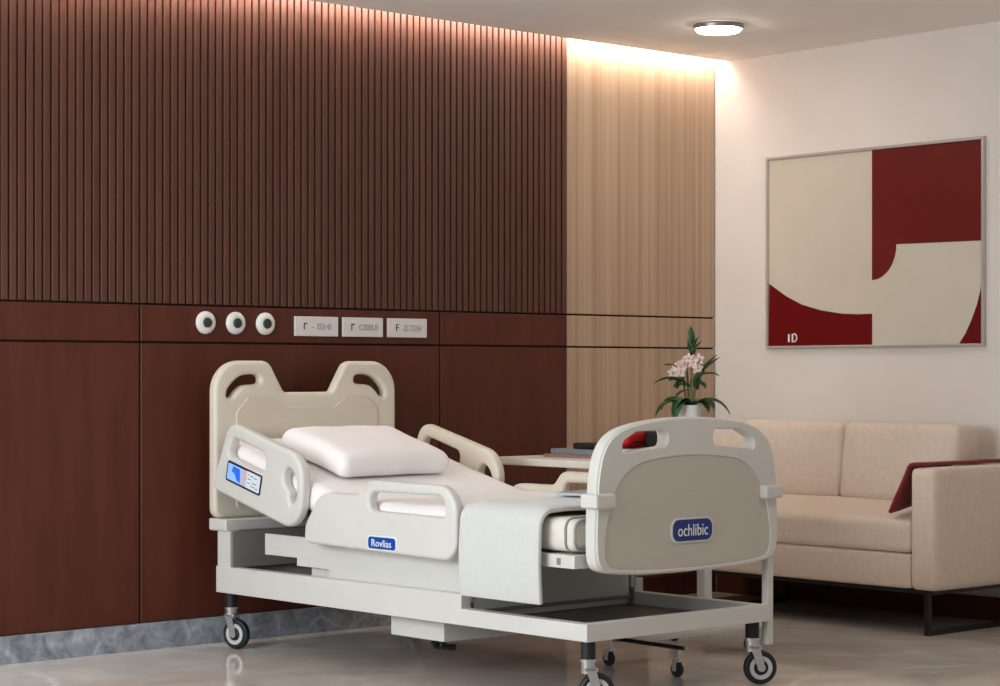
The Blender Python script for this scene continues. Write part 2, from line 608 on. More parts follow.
G = 0.004
joints = [XL, 2.89, 4.436, 5.983, 6.759]
for a, b in zip(joints, joints[1:]):
    e = 0 if b == 6.759 else G
    trim(a + G, b - e, 0.107, 1.218 - G, M['walnut'])
    trim(a + G, b - e, 1.218 + G, 1.370 - G, M['walnut'])
OX1 = WX - 0.006
trim(6.760, OX1, 0.0, 0.103, M['walnut'], 7.132)
trim(6.760, OX1, 0.107, 1.218 - G, M['oak'])
trim(6.760, OX1, 1.218 + G, 1.370 - G, M['oak'])
trim(6.760, OX1, 1.370 + G, CEIL + 0.05, M['oak'])
# the slatted cladding is one sheet
bm = bmesh.new()
pitch = 0.0358
x = 6.757
while x - pitch > XL:
    add_box(bm, x - pitch * 0.74, x, FY, WY - 0.006, 1.370 + G, CEIL + 0.05, 0.0012, 1)
    x -= pitch
add_box(bm, XL, 6.757, WY - 0.007, WY - 0.0005, 1.370 + G, CEIL + 0.05, 0)
o = struct(bm_finish('trim_%d' % tn[0], bm, M['slat'], None, 0))

# ------------------------------------------------------------------ lights that are seen
ls = thing('light_strip', 'warm glowing light strip in the ceiling cove along the wood wall', 'light strip', (4.35, 7.08, CEIL + 0.02))
box('strip_channel', XL, WX - 0.02, 7.06, 7.105, CEIL + 0.052, CEIL + 0.119, M['lamprim'], ls, 0.001)
box('light_tube', XL + 0.01, WX - 0.03, 7.066, 7.099, CEIL + 0.022, CEIL + 0.0515, M['strip'], ls, 0.012)

LC = (6.92, 6.33)
cl = thing('ceiling_light', 'round white ceiling light in a steel ring above the sofa corner', 'ceiling light', (LC[0], LC[1], CEIL))
T = Matrix.Translation((LC[0], LC[1], CEIL))
lathe('light_ring', [(0.110, -0.001), (0.115, -0.010), (0.113, -0.020), (0.106, -0.024), (0.103, -0.020), (0.103, -0.001)], T, M['lamprim'], cl)
lathe('diffuser', [(0.102, -0.004), (0.102, -0.022), (0.092, -0.034), (0.05, -0.041), (0, -0.042)], T, M['lampglow'], cl)

# ------------------------------------------------------------------ wall outlets
for i, (x, lab) in enumerate(((4.740, 'round white wall knob with dark centre, farthest from the label plates'),
                              (4.886, 'middle round white wall knob of the three on the wood band'),
                              (5.034, 'round white wall knob with dark centre, nearest the label plates'))):
    k = thing('wall_knob', lab, 'wall knob', (x, FY, 1.30), 'round knobs on the wood band')
    T = Matrix.Translation((x, FY, 1.30)) @ Matrix.Rotation(PI / 2, 4, 'X')
    lathe('knob_body', [(0.0, 0.0005), (0.044, 0.0005), (0.0465, 0.004), (0.046, 0.010), (0.041, 0.017), (0.032, 0.021), (0.023, 0.022), (0.0205, 0.019), (0.0, 0.019)],
          T, M['knobwhite'], k)
    lathe('knob_centre', [(0.0, 0.0192), (0.0195, 0.0192), (0.0198, 0.024), (0.017, 0.027), (0.0, 0.027)], T, M['knobdark'], k, 28)

plates = ((5.183, 5.408, 'r', '- ISHI', 'white wall plate with grey lettering, nearest the round knobs'),
          (5.434, 5.651, 'r', 'CISBUI', 'middle white wall plate of the three lettered plates'),
          (5.679, 5.898, 'F', 'ZL TOSH', 'white wall plate with grey lettering, farthest from the round knobs'))
for x0, x1, a, b, lab in plates:
    cx = (x0 + x1) / 2
    k = thing('label_plate', lab, 'wall plate', (cx, FY, 1.292), 'white plates on the wood band')
    box('plate', x0, x1, FY - 0.012, FY - 0.0005, 1.251, 1.334, M['platewhite'], k, 0.002)
    lettering('lettering', a, 0.030, 0.018, Matrix.Translation((x0 + 0.052, 0, 1.293)) @ M_XZ(FY - 0.0126), M['darktext'], k)
    lettering('lettering', b, 0.026, 0.10, Matrix.Translation((x0 + 0.135, 0, 1.292)) @ M_XZ(FY - 0.0126), M['greytext'], k)

# ------------------------------------------------------------------ picture on the right wall
PX = 7.775
pic = thing('framed_picture', 'large framed abstract picture of red and cream shapes on the white wall', 'picture', (WX, 6.155, 1.213))
py0, py1, pz0, pz1 = 5.518, 6.792, 1.213, 2.147
bm = bmesh.new()
fw = 0.014
for a in ((py0, py0 + fw, pz0, pz1), (py1 - fw, py1, pz0, pz1), (py0 + fw, py1 - fw, pz0, pz0 + fw), (py0 + fw, py1 - fw, pz1 - fw, pz1)):
    add_box(bm, PX - 0.012, WX - 0.001, a[0], a[1], a[2], a[3], 0.002, 1)
bm_finish('picture_frame', bm, M['frame'], pic)
iy0, iy1, iz0, iz1 = py0 + fw, py1 - fw, pz0 + fw, pz1 - fw
box('canvas', PX, WX - 0.003, iy0, iy1, iz0, iz1, M['canvas'], pic, 0)
YS = 6.146


def art(name, pts, m, x, label=None):
    return plate(name, [pts], 0.002, 0.0, M_YZ(x), m, pic, 0, label)


arc = [(6.775, 1.530), (6.67, 1.468), (6.57, 1.424), (6.45, 1.394), (6.325, 1.376), (6.23, 1.371), (YS, 1.372)]
art('painted_shape', [(YS, iz0), (iy1, iz0)] + arc, M['artred'], PX - 0.001, 'crimson curved shape at lower left')
# concave quarter: from (YS, 1.528) sweeping up to (5.995, 1.689)
cv = [(YS - 0.140 * math.sin(k / 12 * PI / 2), 1.689 - 0.161 * math.cos(k / 12 * PI / 2)) for k in range(13)]
art('painted_shape', [(YS, iz1), (iy0, iz1), (iy0, 1.684)] + cv[::-1], M['artdark'], PX - 0.001, 'dark red block with a rounded lower corner')
cr = [(iy0, 1.545), (5.540, 1.470), (5.560, 1.40), (5.588, 1.335), (5.620, 1.275), (5.656, iz0), (iy0, iz0)]
art('painted_shape', cr, M['artred'], PX - 0.001, 'small crimson sliver at lower right')
bm = bmesh.new()
for y0, z0, z1 in ((6.655, 1.245, 1.283), (6.632, 1.243, 1.284)):
    add_box(bm, PX - 0.0030, PX - 0.0021, y0 - 0.010, y0, z0, z1, 0)
ring = [(6.618 - 0.018 * math.sin(k / 10 * PI), 1.265 + 0.019 * math.cos(k / 10 * PI)) for k in range(11)]
add_tube(bm, [(PX - 0.0025, y, z) for y, z in ring], 0.0035, 6)
bm_finish('monogram', bm, M['white'], pic, 0, 'small white monogram')

# ------------------------------------------------------------------ the hospital bed
bed = thing('hospital_bed', 'cream hospital bed with raised head section and rails on casters', 'hospital bed', (5.15, 5.95, 0))
BX0, BX1 = 4.70, 5.595

# base frame
beam = [(4.872, 0.226), (7.0, 0.223), (7.0, 0.327), (5.496, 0.333), (5.496, 0.283), (4.872, 0.283)]
for x in (BX0 + 0.0225, BX1 - 0.0225):
    plate('side_beam', [beam], 0.045, 0.003, M_YZ(x), M['enamel'], bed)
box('foot_beam', BX0 + 0.001, BX1 - 0.001, 4.8715, 4.915, 0.2255, 0.2835, M['enamel'], bed)
box('head_beam', BX0 + 0.045, BX1 - 0.045, 6.955, 7.0, 0.223, 0.327, M['enamel'], bed)
box('tray', BX0 + 0.045, BX1 - 0.045, 4.915, 6.955, 0.228, 0.238, M['tray'], bed, 0.001)
# head end
for x in (BX0, BX1 - 0.05):
    box('head_post', x, x + 0.05, 6.905, 6.99, 0.325, 0.470, M['enamel'], bed, 0.004)
box('head_panel', BX0 + 0.006, BX1 - 0.006, 6.892, 6.9045, 0.325, 0.470, M['panelgrey'], bed, 0.002)
box('head_block', 4.688, 5.600, 6.915, 7.035, 0.468, 0.517, M['enamel'], bed, 0.008, 3)
# lift housing and stepped side skirts
box('lift_housing', 4.765, 5.530, 5.505, 6.45, 0.239, 0.455, M['enamel'], bed, 0.004)
box('housing_lip', 4.765, 5.530, 5.492, 5.5045, 0.262, 0.274, M['panelgrey'], bed, 0.002)
skirt = [(6.726, 0.470), (6.726, 0.388), (6.515, 0.388), (6.515, 0.358), (6.312, 0.358), (6.312, 0.300), (5.50, 0.300), (5.50, 0.470)]
for x in (4.752, 5.543):
    plate('side_skirt', [skirt], 0.016, 0.002, M_YZ(x), M['enamel'], bed)
# pedal box under the frame
pb = box('pedal_box', 4.78, 5.50, 5.683, 5.985, 0.142, 0.2275, M['enamel'], bed, 0.005)
tube('pedal', [(4.83, 5.80, 0.13), (4.84, 5.80, 0.112), (4.90, 5.76, 0.106)], 0.012, M['blackmetal'], pb)
tube('pedal_stem', [(4.86, 5.79, 0.145), (4.86, 5.79, 0.10)], 0.016, M['blackmetal'], pb)
# deck
dk = box('deck', 4.705, 5.615, 4.935, 6.20, 0.457, 0.502, M['enamel'], bed, 0.005)
box('frame_slot', 4.7035, 4.7052, 5.000, 5.018, 0.468, 0.490, M['panelgrey'], dk, 0)
HY, SL = 6.20, 0.27
ang = math.atan(SL)
TB = Matrix.Translation((0, HY, 0.502)) @ Matrix.Rotation(ang, 4, 'X') @ Matrix.Translation((0, -HY, -0.502))
box('backrest_deck', 4.715, 5.605, HY + 0.004, 6.915, 0.470, 0.4995, M['panelgrey'], bed, 0.004, mtx=TB)

# headboard
HC, HYF = 5.136, 6.97
half = [(-0.461, 0.517, 0.04), (-0.461, 1.146, 0.125), (-0.196, 1.146, 0.055), (-0.120, 1.018, 0.025)]
outl = half + [(-u, v, r) for u, v, r in reversed(half)]
outl = [(HC + u, v) for u, v in round_poly(outl, 10)]
hole = [(-0.400, 1.002), (-0.392, 1.036), (-0.350, 1.075), (-0.315, 1.088), (-0.262, 1.090), (-0.240, 1.076), (-0.248, 1.053),
        (-0.318, 1.046), (-0.352, 1.024), (-0.378, 0.998)]
hl = [(HC + u, v) for u, v in smooth_loop(hole, 4)]
hr = [(HC - u, v) for u, v in smooth_loop(hole, 4)]
hb = plate('headboard', [outl, hl, hr], 0.050, 0.017, M_XZ(HYF + 0.025), M['headplastic'], bed)
ins = [(-0.360, 0.555, 0.02), (-0.360, 0.940, 0.03), (-0.304, 0.998, 0.02), (-0.190, 0.998, 0.02), (-0.130, 0.957, 0.02)]
ins = [(HC + u, v) for u, v in round_poly(ins + [(-u, v, r) for u, v, r in reversed(ins)], 6)]
plate('inset_panel', [ins], 0.010, 0.004, M_XZ(HYF - 0.0005), M['inset'], hb)

# footboard
FC, FYF, FW = 5.181, 4.862, 0.953
hf = [(0.0, 0.426), (0.20, 0.428), (0.33, 0.435), (0.425, 0.447), (0.462, 0.478), (0.470, 0.55), (0.467, 0.65), (0.459, 0.755),
      (0.438, 0.832), (0.392, 0.888), (0.31, 0.921), (0.16, 0.942), (0.0, 0.948)]
full = hf + [(-u, v) for u, v in reversed(hf[1:-1])]
full = [(FC + u * FW, v) for u, v in smooth_loop(full, 5)]
hh = round_poly([(0.118, 0.905, 0.022), (0.265, 0.903, 0.05), (0.338, 0.872, 0.025), (0.338, 0.832, 0.016), (0.24, 0.842, 0.03), (0.118, 0.852, 0.022)], 6)
hh = [(u * FW, v) for u, v in hh]
holes = [[(FC + u, v) for u, v in hh], [(FC - u * 1.004, v + 0.0009) for u, v in hh]]
fb = plate('footboard', [full] + holes, 0.050, 0.010, M_XZ(FYF + 0.031), M['plastic'], bed)
# raised moulding round the top and sides, the panel sits inside it
hi_ = [(0.0, 0.820), (0.13, 0.815), (0.25, 0.799), (0.325, 0.764), (0.372, 0.712), (0.402, 0.65), (0.424, 0.55), (0.418, 0.480),
       (0.38, 0.457), (0.30, 0.448), (0.16, 0.442), (0.0, 0.440)]
inl = hi_ + [(-u, v) for u, v in reversed(hi_[1:-1])]
inl_s = [(FC + u * FW, v) for u, v in smooth_loop(inl, 5)]
rim_o = [(FC + (u - FC) * 0.985, 0.687 + (v - 0.687) * 0.982) for u, v in full]
hgrow = []
for lp in holes:
    cx = sum(p[0] for p in lp) / len(lp)
    cz = sum(p[1] for p in lp) / len(lp)
    hgrow.append([(cx + (u - cx) * 1.03, cz + (v - cz) * 1.08) for u, v in lp])
plate('moulding', [rim_o] + hgrow + [inl_s], 0.014, 0.003, M_XZ(FYF + 0.008), M['plastic'], fb)
inl_p = [(FC + u * 0.994 * FW, 0.634 + (v - 0.634) * 0.99) for u, v in smooth_loop(inl, 5)]
plate('inset_panel', [inl_p], 0.010, 0.002, M_XZ(FYF + 0.010), M['footinset'], fb)
BC = FC + 0.006
bdg = [(BC + u, 0.567 + v) for u, v in round_poly([(-0.096, -0.036, 0.028), (0.096, -0.036, 0.028), (0.096, 0.036, 0.028), (-0.096, 0.036, 0.028)])]
bdo = [(BC + u, 0.567 + v) for u, v in round_poly([(-0.103, -0.043, 0.032), (0.103, -0.043, 0.032), (0.103, 0.043, 0.032), (-0.103, 0.043, 0.032)])]
plate('badge_rim', [bdo], 0.006, 0.002, M_XZ(FYF + 0.003), M['plastic'], fb)
plate('badge', [bdg], 0.006, 0.0015, M_XZ(FYF + 0.0008), M['badgedark'], fb, label='navy blue badge')
lettering('lettering', 'ochlibic', 0.040, 0.146, Matrix.Translation((BC, 0, 0.567)) @ M_XZ(FYF - 0.0026), M['white'], fb, 'white lettering')
for x0, x1 in ((4.711, 4.806), (5.535, 5.628)):
    box('corner_bumper', x0, x1, 4.838, 4.918, 0.657, 0.705, M['plastic'], bed, 0.010, 3)
box('footboard_post', 5.596, 5.626, 4.884, 4.914, 0.140, 0.470, M['enamel'], bed, 0.004)

# side rails
head_o = round_poly([(6.968, 0.640, 0.04), (6.840, 0.905, 0.065), (6.340, 0.778, 0.12), (6.372, 0.490, 0.10)], 12)
head_h1 = round_poly([(6.848, 0.770, 0.02), (6.815, 0.846, 0.03), (6.592, 0.786, 0.03), (6.603, 0.706, 0.02)])
head_h2 = smooth_loop([(6.474, 0.712), (6.452, 0.735), (6.425, 0.730), (6.400, 0.700), (6.392, 0.660), (6.402, 0.622), (6.428, 0.600),
                       (6.440, 0.618), (6.440, 0.645), (6.468, 0.672)], 4)
foot_o = round_poly([(6.362, 0.460, 0.03), (6.352, 0.530, 0.06), (6.262, 0.655, 0.11), (6.020, 0.655, 0.05), (5.972, 0.712, 0.06),
                     (5.478, 0.706, 0.10), (5.478, 0.446, 0.07)], 10)
foot_h = round_poly([(5.968, 0.600, 0.03), (5.956, 0.668, 0.03), (5.540, 0.670, 0.045), (5.540, 0.596, 0.012)])
head_o, head_h1, head_h2 = [[(a + 0.014, b) for a, b in lp] for lp in (head_o, head_h1, head_h2)]
for side, x in (('left', 4.6825), ('right', 5.6425)):
    if side == 'right':
        head_o, head_h1, head_h2 = [[(a - 0.022, b - 0.014) for a, b in lp] for lp in (head_o, head_h1, head_h2)]
    hrail = plate('head_side_rail', [head_o, head_h1, head_h2], 0.045, 0.015, M_YZ(x), M['plastic'] if side == 'left' else M['headplastic'], bed)
    frail = plate('foot_side_rail', [foot_o, foot_h], 0.045, 0.014, M_YZ(x), M['plastic'] if side == 'left' else M['headplastic'], bed)
    sgn = -1 if side == 'left' else 1
    xo = x + sgn * 0.0225
    for y, z in ((6.52, 0.60), (6.78, 0.66)):
        box('rail_bracket', min(x, x - sgn * 0.026), max(x, x - sgn * 0.026), y - 0.03, y + 0.03, z - 0.06, z - 0.03, M['panelgrey'], hrail, 0.003)
    for y in (5.7, 6.1):
        box('rail_bracket', min(x, x - sgn * 0.026), max(x, x - sgn * 0.026), y - 0.03, y + 0.03, 0.466, 0.490, M['panelgrey'], frail, 0.003)
    if side == 'left':
        # control screen, set in line with the tilted rail
        c, u = Vector((6.745, 0.689)), Vector((-0.966, -0.235)).normalized()
        v = Vector((-0.30, 0.95)).normalized() * -1
        v = Vector((u.y, -u.x))        # perpendicular, pointing up
        if v.y < 0:
            v = -v

        def q(a, b):
            p = c + u * a + v * b
            return (p.x, p.y)
        W2, H2 = 0.118, 0.040

        def scr(name, a0, a1, b0, b1, m, off, th=0.004, r=0.0, label=None):
            lp = round_poly([q(a0, b0) + (r,), q(a1, b0) + (r,), q(a1, b1) + (r,), q(a0, b1) + (r,)])
            return plate(name, [lp], th, 0.0005 if th > 0.003 else 0, M_YZ(xo + off), m, hrail, 0, label)
        scr('screen_bezel', -W2, W2, -H2, H2, M['bezel'], -0.0015, 0.005, 0.008, 'black screen surround')
        scr('screen', -W2 + 0.008, -0.012, -H2 + 0.008, H2 - 0.008, M['scr_light'], -0.0042, 0.001, 0, 'pale blue screen area')
        tri = [q(-0.075, 0.026), q(-0.028, 0.026), q(-0.018, -0.026), q(-0.040, -0.022), q(-0.060, 0.000), q(-0.080, 0.004)]
        plate('screen_graphic', [tri], 0.001, 0, M_YZ(xo - 0.0054), M['scr_blue'], hrail, 0, 'deep blue screen graphic')
        scr('screen_panel', -0.012, 0.016, -H2 + 0.008, H2 - 0.008, M['scr_pink'], -0.0042, 0.001, 0, 'pinkish screen column')
        scr('screen_panel', 0.018, W2 - 0.006, -H2 + 0.008, H2 - 0.006, M['scr_grey'], -0.0042, 0.001, 0, 'grey screen keypad')
        bm = bmesh.new()
        for a, b, w in ((0.028, 0.020, 0.010), (0.046, 0.018, 0.016), (0.070, 0.016, 0.020), (0.028, 0.004, 0.022), (0.030, -0.012, 0.016),
                        (0.060, -0.006, 0.030), (0.056, -0.020, 0.024), (0.086, -0.022, 0.014)):
            ps = [q(a, b), q(a + w, b), q(a + w, b + 0.003), q(a, b + 0.003)]
            f = [bm.verts.new((xo - 0.0050, y, z)) for y, z in ps]
            bm.faces.new(f)
        bm_finish('screen_marks', bm, M['darktext'], hrail, 0)
        # badge on the foot rail
        bo = [(5.882 + a, 0.487 + b) for a, b in round_poly([(-0.083, -0.026, 0.014), (0.083, -0.026, 0.014), (0.083, 0.026, 0.014), (-0.083, 0.026, 0.014)])]
        bi = [(5.882 + a, 0.487 + b) for a, b in round_poly([(-0.078, -0.0215, 0.012), (0.078, -0.0215, 0.012), (0.078, 0.0215, 0.012), (-0.078, 0.0215, 0.012)])]
        plate('badge_rim', [bo], 0.004, 0.001, M_YZ(xo - 0.001), M['white'], frail)
        plate('badge', [bi], 0.004, 0.001, M_YZ(xo - 0.0025), M['badge'], frail, label='bright blue badge')
        mt = Matrix(((0, 0, -1, xo - 0.0052), (-1, 0, 0, 5.882), (0, 1, 0, 0.487), (0, 0, 0, 1)))
        lettering('lettering', 'Rovlias', 0.026, 0.112, mt, M['white'], frail, 'white lettering')


# casters
def caster(x, y, yaw, top):
    R = Matrix.Translation((x, y, 0)) @ Matrix.Rotation(yaw, 4, 'Z')
    off = 0.028
    bm = bmesh.new()
    r = 0.019
    add_tube(bm, [R @ Vector((0, 0, 0.118)), R @ Vector((0, 0, 0.165))], [0.024, 0.024], 20)
    add_tube(bm, [R @ Vector((0, 0, 0.158)), R @ Vector((0, 0, 0.166))], [0.029, 0.029], 20)
    for s in (-1, 1):
        xx = s * 0.023
        pts = [(xx - 0.003, -0.012, 0.135), (xx - 0.003, 0.020, 0.135), (xx - 0.003, off + 0.014, 0.056), (xx - 0.003, off - 0.012, 0.050)]
        vs = [bm.verts.new(R @ Vector(p)) for p in pts] + [bm.verts.new(R @ (Vector(p) + Vector((0.006, 0, 0)))) for p in pts]
        bm.faces.new(vs[:4])
        bm.faces.new(vs[4:][::-1])
        for k in range(4):
            bm.faces.new((vs[k], vs[(k + 1) % 4], vs[4 + (k + 1) % 4], vs[4 + k]))
        add_tube(bm, [R @ Vector((xx - 0.004, off, 0.060)), R @ Vector((xx + 0.004, off, 0.060))], 0.013, 16)
    add_box(bm, -0.026, 0.026, -0.016, 0.030, 0.125, 0.140, 0.004, 2, R)
    cst = bm_finish('caster', bm, M['chrome'], bed, 40, 'chrome caster fork')
    lathe('caster_stem', [(0.0, 0.166), (0.0245, 0.166), (0.0245, top - 0.001), (0.0, top - 0.001)], Matrix.Translation((x, y, 0)), M['rubber'], cst, 24)
    W = R @ Matrix.Translation((0, off, 0.060)) @ Matrix.Rotation(PI / 2, 4, 'Y')
    lathe('tyre', [(0.042, -0.0145), (0.052, -0.015), (0.058, -0.011), (0.060, -0.004), (0.060, 0.004), (0.058, 0.011), (0.052, 0.015), (0.042, 0.0145), (0.042, -0.0145)],
          W, M['rubber'], cst, 40)
    lathe('wheel_rim', [(0.027, -0.0165), (0.041, -0.0165), (0.0415, -0.013), (0.0415, 0.013), (0.041, 0.0165), (0.027, 0.0165), (0.026, 0.012), (0.026, -0.012), (0.027, -0.0165)], W, M['wheelring'], cst, 40)
    lathe('hub', [(0.0, -0.017), (0.012, -0.017), (0.0255, -0.0125), (0.0255, 0.0125), (0.012, 0.017), (0.0, 0.017)], W, M['rubber'], cst, 32)


caster(4.735, 6.945, math.radians(-162), 0.222)
caster(5.560, 4.925, math.radians(-122), 0.225)
caster(4.748, 4.915, math.radians(-122), 0.225)
caster(5.560, 6.80, math.radians(0), 0.229)


# ------------------------------------------------------------------ bedding
def bend(p):
    t = p.y - HY
    k = 0.06
    lift = SL * (0 if t < -k else (t if t > k else (t + k) ** 2 / (4 * k))) + (0.004 if t > -k else 0) * min(1, (t + k) / k)
    return Vector((p.x, p.y, p.z + lift))


mat_root = thing('mattress', 'cream mattress lying on the hospital bed, its head end raised', 'mattress', (5.16, 5.94, 0.503))
soft_box('mattress_body', 4.714, 5.610, 4.945, 6.930, 0.508, 0.620, 0.035, M['mattress'], mat_root, puff=0.0, cuts=26, post=bend)
for dy in (4.962, 4.985):
    loop = round_poly([(4.7125, 0.508, 0.036), (5.6115, 0.508, 0.036), (5.6115, 0.6205, 0.036), (4.7125, 0.6205, 0.036)], 6)
    if dy < 4.97:
        loop = [(5.162 + (x - 5.162) * 0.985, 0.564 + (z - 0.564) * 0.90) for x, z in loop]
        pts = [(x, 4.947, z) for x, z in loop]
    else:
        pts = [(x, dy, z) for x, z in loop]
    tube('piping', pts + [pts[0]], 0.0045, M['piping'], mat_root, 8)

# bottom sheet over the head half of the mattress
bm = bmesh.new()
prof = []
x0, x1 = 4.7085, 5.6155
for z in (0.535, 0.56, 0.585):
    prof.append((x0, z))
for k in range(1, 7):
    a = k / 6 * PI / 2
    prof.append((x0 + 0.034 - 0.034 * math.cos(a), 0.593 + 0.034 * math.sin(a)))
for k in range(1, 16):
    prof.append((x0 + 0.034 + (x1 - x0 - 0.068) * k / 16, 0.627))
for k in range(0, 7):
    a = PI / 2 - k / 6 * PI / 2
    prof.append((x1 - 0.034 + 0.034 * math.cos(a), 0.593 + 0.034 * math.sin(a)))
for z in (0.585, 0.56, 0.535):
    prof.append((x1, z))
rows = []
NY = 44
for j in range(NY + 1):
    y = 5.40 + (6.934 - 5.40) * j / NY
    row = []
    for i, (x, z) in enumerate(prof):
        p = Vector((x, y, z))
        s = abs(noise.noise(Vector((x * 3.0, y * 6.0, 1.3)))) * 0.007
        if 0.62 < z:
            p.z += s
        else:
            p.x += (-1 if x < 5 else 1) * 0.0005
        if y < 5.46 and 0.62 < z:
            p.z -= 0.0
        row.append(bm.verts.new(bend(p)))
    rows.append(row)
for a, b in zip(rows, rows[1:]):
    for i in range(len(prof) - 1):
        bm.faces.new((a[i], a[i + 1], b[i + 1], b[i]))
sh = bm_finish('bed_sheet', bm, M['sheet'], None, 60, wn=False)
s = sh.modifiers.new('solid', 'SOLIDIFY')
s.thickness, s.offset = 0.003, 0
tag(sh, 'smooth white sheet stretched over the raised head half of the mattress', 'sheet')

# pillow
pr = soft_box_bm(0.550, 0.40, 0.092, 0.043, 0.018, 22, 0.006, 3, 0.016, 0.004)
for v in pr.verts:
    if v.co.z < -0.043:
        v.co.z = -0.043 + (v.co.z + 0.043) * 0.1
TP = Matrix.Translation((5.115, 6.56, 0.631 + SL * (6.56 - HY) + 0.059)) @ Matrix.Rotation(math.radians(2.5), 4, 'Z') @ Matrix.Rotation(ang, 4, 'X')
bmesh.ops.transform(pr, matrix=TP, verts=pr.verts)
p = bm_finish('pillow', pr, M['pillow'], None, 70, wn=False)
tag(p, 'plump white pillow lying on the raised head of the bed', 'pillow')

# folded throw hung across the foot of the bed
bm = bmesh.new()
path = []
xa, xb, zt = 4.672, 5.640, 0.649
for k in range(9):
    path.append((xa - 0.006 * math.sin(k / 8 * PI), 0.334 + (0.594 - 0.334) * k / 8))
for k in range(1, 9):
    a = k / 8 * PI / 2
    path.append((xa + 0.055 - 0.055 * math.cos(a), 0.594 + 0.055 * math.sin(a)))
for k in range(1, 14):
    path.append((xa + 0.055 + (xb - xa - 0.10) * k / 14, zt + 0.003 * math.sin(k * 1.1)))
for k in range(0, 9):
    a = PI / 2 - k / 8 * PI / 2
    path.append((xb - 0.045 + 0.045 * math.cos(a), 0.604 + 0.045 * math.sin(a)))
for k in range(1, 7):
    path.append((xb, 0.604 - 0.03 * k))
rows = []
NB = 16
for j in range(NB + 1):
    t = j / NB
    row = []
    for i, (x, z) in enumerate(path):
        y = 5.058 + (5.462 - 5.058) * t
        nz = noise.noise(Vector((x * 3 + 4, y * 5, z * 4)))
        edge = min(t, 1 - t)
        dx = 0.004 * nz if z < 0.6 else 0
        dz = 0.004 * nz if z > 0.6 else 0
        # soft drop of the top rims
        if z > 0.6:
            dz -= 0.006 * max(0, 1 - edge / 0.12) ** 2
        row.append(bm.verts.new((x + dx, y, z + dz)))
    rows.append(row)
for a, b in zip(rows, rows[1:]):
    for i in range(len(path) - 1):
        bm.faces.new((a[i], a[i + 1], b[i + 1], b[i]))
bl = bm_finish('throw_blanket', bm, M['blanket'], None, 60, wn=False)
s = bl.modifiers.new('solid', 'SOLIDIFY')
s.thickness, s.offset = 0.018, 0
bv = bl.modifiers.new('bevel', 'BEVEL')
bv.width, bv.segments, bv.limit_method, bv.angle_limit = 0.006, 3, 'ANGLE', 1.0
tag(bl, 'folded pale grey blanket draped across the foot of the bed and over its side', 'blanket')

fo = thing('folder', 'thin blue-grey folder lying on the grey blanket behind the footboard', 'folder', (5.24, 5.33, 0.665))
TF = Matrix.Translation((5.24, 5.33, 0.665)) @ Matrix.Rotation(math.radians(12), 4, 'Z')
box('cover', -0.16, 0.16, -0.11, 0.11, 0.0, 0.002, M['folder'], fo, 0.0005, 1, TF)
box('paper_block', -0.155, 0.152, -0.105, 0.105, 0.0021, 0.009, M['paper'], fo, 0.0005, 1, TF)
box('cover', -0.16, 0.16, -0.11, 0.11, 0.0091, 0.011, M['folder'], fo, 0.0005, 1, TF)

# ------------------------------------------------------------------ sofa
SY0, SY1, SXF, SXB = 5.290, 6.950, 7.100, 7.765
sofa = thing('sofa', 'beige two-seat sofa on black metal runners against the white wall', 'sofa', (7.44, 6.12, 0))
soft_box('sofa_base', SXF + 0.006, SXB - 0.01, SY0 + 0.125, SY1 - 0.125, 0.190, 0.338, 0.014, M['sofa'], sofa, 0.0, 12)
soft_box('seat_cushion', SXF, 7.50, SY0 + 0.127, SY1 - 0.127, 0.342, 0.474, 0.026, M['sofa'], sofa, 0.010, 18, 0.003, 2,
         post=lambda c: Vector((c.x, c.y, c.z + max(0, c.z - 0.38) * (c.x - SXF) * 1.6)))
soft_box('backrest', 7.60, SXB, SY0 + 0.147, SY1 - 0.127, 0.20, 0.690, 0.03, M['sofa'], sofa, 0.0, 12)
for y0, y1, sd in ((6.082, SY1 - 0.06, 4), (5.446, 6.076, 5)):
    soft_box('back_cushion', 7.430, 7.62, y0, y1, 0.525, 0.872, 0.035, M['sofa'], sofa, 0.002, 14, 0.003, sd, puff_side=0.008,
             post=lambda c: Vector((c.x + (c.z - 0.515) * 0.12, c.y, c.z)))
for y0, y1 in ((SY0, SY0 + 0.125), (SY1 - 0.125, SY1)):
    soft_box('armrest', SXF - 0.004, SXB - 0.005, y0, y1, 0.188, 0.700, 0.028, M['sofa'], sofa, 0.002, 14)
box('under_rail', SXF + 0.02, SXB - 0.03, SY0 + 0.02, SY1 - 0.02, 0.172, 0.1885, M['blackmetal'], sofa, 0.002)
for y in (SY0 + 0.045, SY1 - 0.36):
    bm = bmesh.new()
    add_box(bm, SXF + 0.02, SXF + 0.045, y, y + 0.022, 0.0, 0.172, 0.002)
    add_box(bm, SXB - 0.09, SXB - 0.065, y, y + 0.022, 0.0, 0.172, 0.002)
    add_box(bm, SXF + 0.045, SXB - 0.09, y, y + 0.022, 0.0, 0.022, 0.002)
    bm_finish('sled_leg', bm, M['blackmetal'], sofa)

